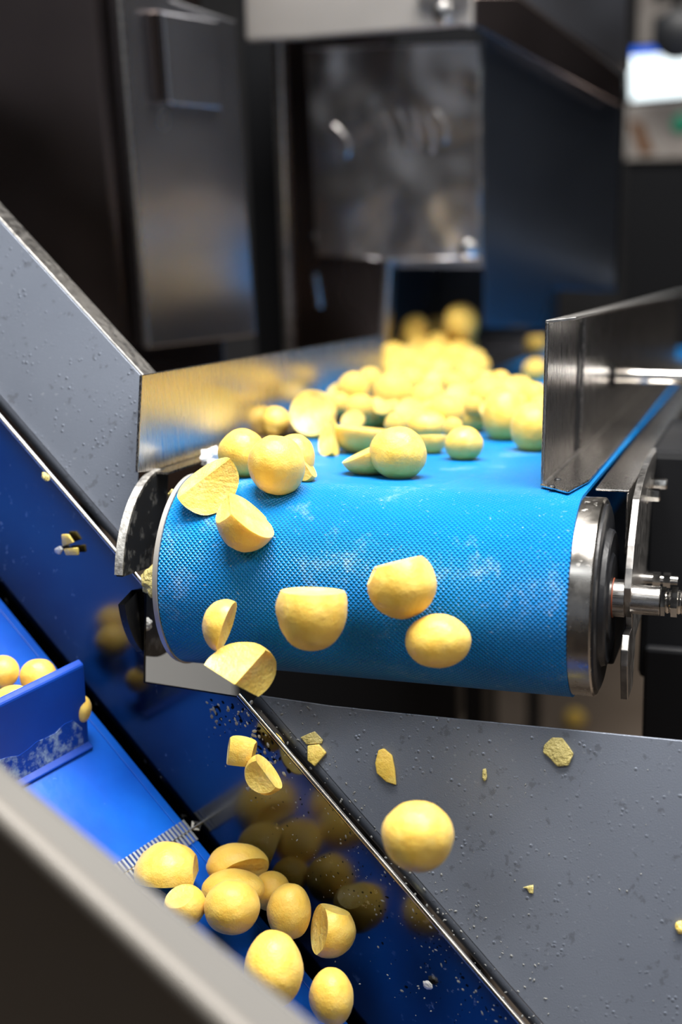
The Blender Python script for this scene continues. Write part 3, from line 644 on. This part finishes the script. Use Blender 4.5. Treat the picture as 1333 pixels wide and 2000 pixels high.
# dropping off the roller
potato(402, 938, 132, 132, 'wet potato quarter with glistening cut face at upper left of the roller', 'belt', [((.12, -.05, 1), -.02), ((-.56, .78, .42), .06)], WEDGE, low=60)
potato(482, 1012, 122, 132, 'potato half with cut face up, below the wet quarter on the roller', 'belt', [((.62, .72, .30), .12), ((-.70, .50, .35), .72)], HALF, low=54)
potato(440, 1222, 90, 104, 'thin crescent potato slice falling at the lower left of the roller', .915, [((.92, -.30, .14), .10)], WEDGE)
potato(608, 1190, 140, 160, 'flat topped potato half with a dimple falling before the roller centre', .885, [((.02, .99, .07), .45)], HALF)
potato(784, 1141, 138, 134, 'blunt potato chunk with slanted flat top falling right of the flat topped half', .885, [((-.24, .95, .0), .66), ((-.88, .42, .05), .86)], PIECE)
potato(856, 1252, 126, 106, 'oval whole potato falling in front of the right half of the roller', .88)
potato(470, 1310, 146, 116, 'potato piece with three cut faces falling below the lower left of the roller', .90, [((-.28, .72, .62), .42), ((.72, -.18, .66), .55), ((-.50, -.86, .1), .42)], PIECE)
potato(816, 1632, 140, 136, 'round whole potato falling in mid air before the grey lower apron', .84)
# in the trough
potato(330, 1710, 140, 132, 'potato half with flat cut end dropping over the belt splice', .985, [((.0, -1, -.05), .06), ((1, .04, .02), .76)], HALF)
potato(464, 1690, 124, 84, 'potato half with notched cut edge at the back of the trough pile', 1.00, [((.38, -.62, .68), .48)], HALF)
potato(455, 1736, 124, 76, 'flat potato lying between the round potato and the notched half', .975)
potato(454, 1772, 112, 104, 'round whole potato resting in the middle of the trough pile', .94)
potato(530, 1740, 76, 76, 'small potato peeping out behind the round one in the trough pile', .99)
potato(566, 1781, 86, 110, 'upright oval potato against the polished wall in the trough', .965)
potato(644, 1817, 106, 104, 'potato half with angled cut facet at the right of the trough pile', .955, [((-.93, .18, .32), .42), ((.28, .95, -.05), .80)], HALF)
potato(362, 1768, 84, 80, 'potato half sunk behind the near lip of the trough', .945, [((-.3, .8, .5), .7)], HALF)
potato(535, 1893, 120, 146, 'biggest oval potato in the lower trough beside the near lip', .90)
potato(648, 1946, 88, 112, 'shiny oval potato at the very bottom of the trough view', .915)
potato(4, 1312, 66, 66, 'potato at the left picture edge behind the blue cleat', 1.035)
potato(76, 1321, 72, 70, 'potato in the right corner behind the blue cleat', 1.04)
potato(28, 1368, 80, 60, 'potato lying low directly behind the blue cleat edge', 1.015)
potato(160, 1385, 38, 52, 'potato sliver squeezed between cleat end and polished wall', 1.035, [((-.9, .2, .3), .5)], WEDGE)
# chunks stuck to the polished wall
twall = lambda px, py, off=0: depth(hit(px, py, ic(0, -off, 0), T))
potato(472, 1469, 74, 74, 'cube shaped potato chunk stuck on the polished wall', twall(472, 1469, .012), [((-.97, .12, .15), .70), ((.20, .95, .15), .70), ((.97, -.22, .15), .66), ((-.1, -.97, .15), .74)], PIECE, rz=26)
potato(520, 1511, 84, 84, 'potato wedge stuck on the polished wall below the cube chunk', twall(520, 1511, .012), [((.76, .58, .28), .18), ((-.2, -.1, .95), .6)], WEDGE, rz=28)
# scraps
def scrap(px, py, w, h, ang, label, plane, name='potato_scrap', mt=None, thick=.0035, lump=1.0):
    P0, n0 = plane; P = hit(px, py, P0, n0); d = depth(P); sd_[0] += 1
    n0 = n0 if n0 @ (CAM - P) > 0 else -n0
    x = nz(r_ - n0 * (r_ @ n0)); y = np.cross(n0, x); ca, sa = math.cos(ang), math.sin(ang); x, y = x * ca + y * sa, y * ca - x * sa
    bm = bmesh.new(); bmesh.ops.create_icosphere(bm, subdivisions=4, radius=1); s = Vector((sd_[0] * 5.1, sd_[0] * 2.3, 0))
    X, Y, Z = Vector(x), Vector(y), Vector(n0)
    for v in bm.verts:
        p = v.co; k = 1 + .35 * lump * noise.noise(p * 1.3 + s) + .16 * lump * noise.noise(p * 3.5 + s) + .05 * lump * noise.noise(p * 9 + s)
        v.co = X * p.x * k * PX(w / 2, d) + Y * p.y * k * PX(h / 2, d) + Z * p.z * thick * k
    for f in bm.faces: f.smooth = True
    me = bpy.data.meshes.new(name); bm.to_mesh(me); bm.free(); me.materials.append(mt or CUT)
    o = bpy.data.objects.new(name, me); COL.objects.link(o); o.location = P + n0 * thick * .7; return tag(o, label, 'potato scrap')
pa = (S0, AN); pw = (ic(0, 0, 0), T)
def chip(pts, label, plane, mt=None, thick=.0022):
    P0, n0 = plane; n0 = n0 if n0 @ (CAM - P0) > 0 else -n0
    o = MB().prism([hit(x, y, P0, n0) + n0 * .0003 for x, y in pts], n0 * thick).build('potato_scrap', mt or CUT, bevel=min(.0008, thick * .4))
    o.data.shade_smooth(); o.data.set_sharp_from_angle(angle=math.radians(50)); return tag(o, label, 'potato scrap')
chip([(741, 1465), (752, 1461), (768, 1475), (773, 1500), (776, 1533), (757, 1527), (738, 1510), (735, 1490)], 'leaf shaped yellow potato chip on the upper grey apron left of centre', pa, SKIN, .003)
chip([(1064, 1455), (1080, 1440), (1100, 1441), (1113, 1458), (1122, 1472), (1112, 1495), (1090, 1497), (1075, 1480), (1062, 1470)], 'lumpy smear of potato mash on the grey apron under right roller end', pa, MASH, .0025)
chip([(944, 1502), (951, 1500), (953, 1520), (948, 1527), (943, 1520)], 'tiny upright potato sliver midway on the grey apron', pa, MASH, .002)
chip([(1022, 1733), (1036, 1729), (1043, 1728), (1043, 1745), (1035, 1744), (1030, 1735)], 'tiny pale potato crumb low on the grey apron', pa, MASH, .001)
chip([(588, 1440), (606, 1432), (616, 1428), (632, 1445), (630, 1452), (600, 1454)], 'thin pale potato shaving high on the grey apron', pa, MASH, .0012)
chip([(603, 1456), (625, 1453), (640, 1470), (617, 1497), (603, 1485)], 'yellow potato chip just below the pale shaving on the apron', pa, CUT, .003)
chip([(124, 1042), (137, 1042), (148, 1058), (126, 1066)], 'topmost potato chip of three on the dark wall at left', pw)
chip([(128, 1070), (155, 1068), (157, 1083), (133, 1083)], 'lower right potato chip of three on the dark wall at left', pw)
chip([(111, 1070), (120, 1065), (126, 1072), (120, 1082), (112, 1078)], 'pale left potato crumb of three on the dark wall at left', pw, STARCH)
scrap(1329, 1811, 16, 26, 0, 'potato crumb on the grey apron at the right picture edge', pa, thick=.0025)
scrap(800, 1753, 16, 24, .6, 'potato crumb caught on the dark seam beside the apron', pa, mt=MASH, thick=.0025)
scrap(547, 1451, 18, 40, .5, 'narrow potato peel in the seam at top of the apron', pa, thick=.003)
scrap(93, 930, 20, 12, -.6, 'potato crumb on the upper left rolled edge of the trough', pw, mt=MASH, thick=.0025)
scrap(838, 1923, 22, 18, .4, 'pale starch fleck low on the polished wall', pw, mt=STARCH, thick=.0012)
pg = (cv(aL + .001, 0, 0), A)
scrap(284, 1132, 30, 62, -.35, 'lump of yellow mash jammed between guard plate and roller', (cv(aL + .012, 0, 0), A), 'potato_mash', MASH, .009)
scrap(283, 1219, 20, 24, 0, 'small pale mash lump on the lower black guard', pg, 'potato_mash', STARCH, .003)
scrap(400, 893, 52, 34, .4, 'white foam of starch behind the wet quarter beside the belt', (cv(-L - .012, 0, 0), A), 'starch_foam', STARCH, .006, 2.0)
scrap(334, 968, 22, 30, .3, 'small pale mash crumb between the guard rim and wet quarter', (cv(-L - .012, 0, 0), A), 'potato_mash', MASH, .004)
def b_froth(nt, b):
    k = ramp(nt, tnoise(nt, 70, 6, .75), [(.46, g3(0)), (.62, g3(.8))])
    nt.links.new(mixc(nt, k, (.0015, .053, .40), (.42, .58, .70)), b.inputs['Base Color']); bump(nt, b, tnoise(nt, 300, 4), .4, .001)
FROTH = mat('thin_froth', (.1, .2, .5), .4, build=b_froth)
def froth():
    y = nz(lean); n0 = np.cross(T, y); n0 = n0 if n0 @ (CAM - c_br) > 0 else -n0; P = c_br - T * .052 + y * .012; m = MB(); rg2 = random.Random(3)
    top = [P + T * (.046 - .0085 * i) + y * (.003 + .010 * abs(math.sin(i * .9)) + rg2.uniform(0, .008)) for i in range(12)]
    bot = [P + T * (.046 - .0085 * i) - y * .010 for i in range(12)]
    m.prism(top + bot[::-1], n0 * .0003)
    o = m.build('starch_froth', FROTH); return tag(o, 'whitish starch froth along the foot of the blue cleat', 'froth')
froth()
# one stray potato on the floor below
P = hit(1124, 1402, np.array([0, 0, .022]), UP)
o = bpy.data.objects.new('peeled_potato', proto[1]); COL.objects.link(o); o.location = P; o.scale = (.024,) * 3
tag(o, 'stray potato lying on the floor far below the right roller end', 'potato')
# splashed starch specks along the seam, far too many to count
rg = random.Random(9); sp = MB()
def speck(P, n0, r):
    x = nz(r_ - n0 * (r_ @ n0)); y = np.cross(n0, x); k = rg.uniform(.6, 1.5); t = rg.uniform(0, 3)
    x, y = x * math.cos(t) + y * math.sin(t), y * math.cos(t) - x * math.sin(t)
    v = [P + x * r * k * math.cos(q) + y * r / k * math.sin(q) for q in np.linspace(0, 2 * math.pi, 7)[:-1]] + [P + n0 * r * .5]
    sp.add(v, [(i, (i + 1) % 6, 6) for i in range(6)])
for i in range(260):
    e_ = rg.uniform(nt1[3][0] - .36, nt1[3][0]); mm_ = hs - abs(rg.gauss(0, .03)); speck(ic(e_, -.0001, max(.0, mm_)) - T * .0002, -T, min(.0014, .0003 + rg.expovariate(3500)))
for i in range(160):
    speck(al(rg.uniform(eL - .36, eL), abs(rg.gauss(0, .012))) + AN * .0004, AN, rg.uniform(.0003, .0011))
for i in range(60):
    x, y = rg.uniform(560, 1330), rg.uniform(1470, 2000); speck(ap(x, y) + AN * .0004, AN, rg.uniform(.0003, .0007))
for i in range(46):
    q = rg.choice(((500, 1470), (500, 1440), (470, 1400), (540, 1500), (410, 1390), (505, 1545)))
    speck(hit(q[0] + rg.gauss(0, 16), q[1] + rg.gauss(0, 14), ic(0, -.0001, 0), T), -T, rg.uniform(.0008, .0020))
tag(sp.build('starch_splatter', mat('dried_starch', (.22, .225, .22), .6)), 'fine whitish starch specks splashed along the trough seam and apron', 'splatter', kind='stuff')
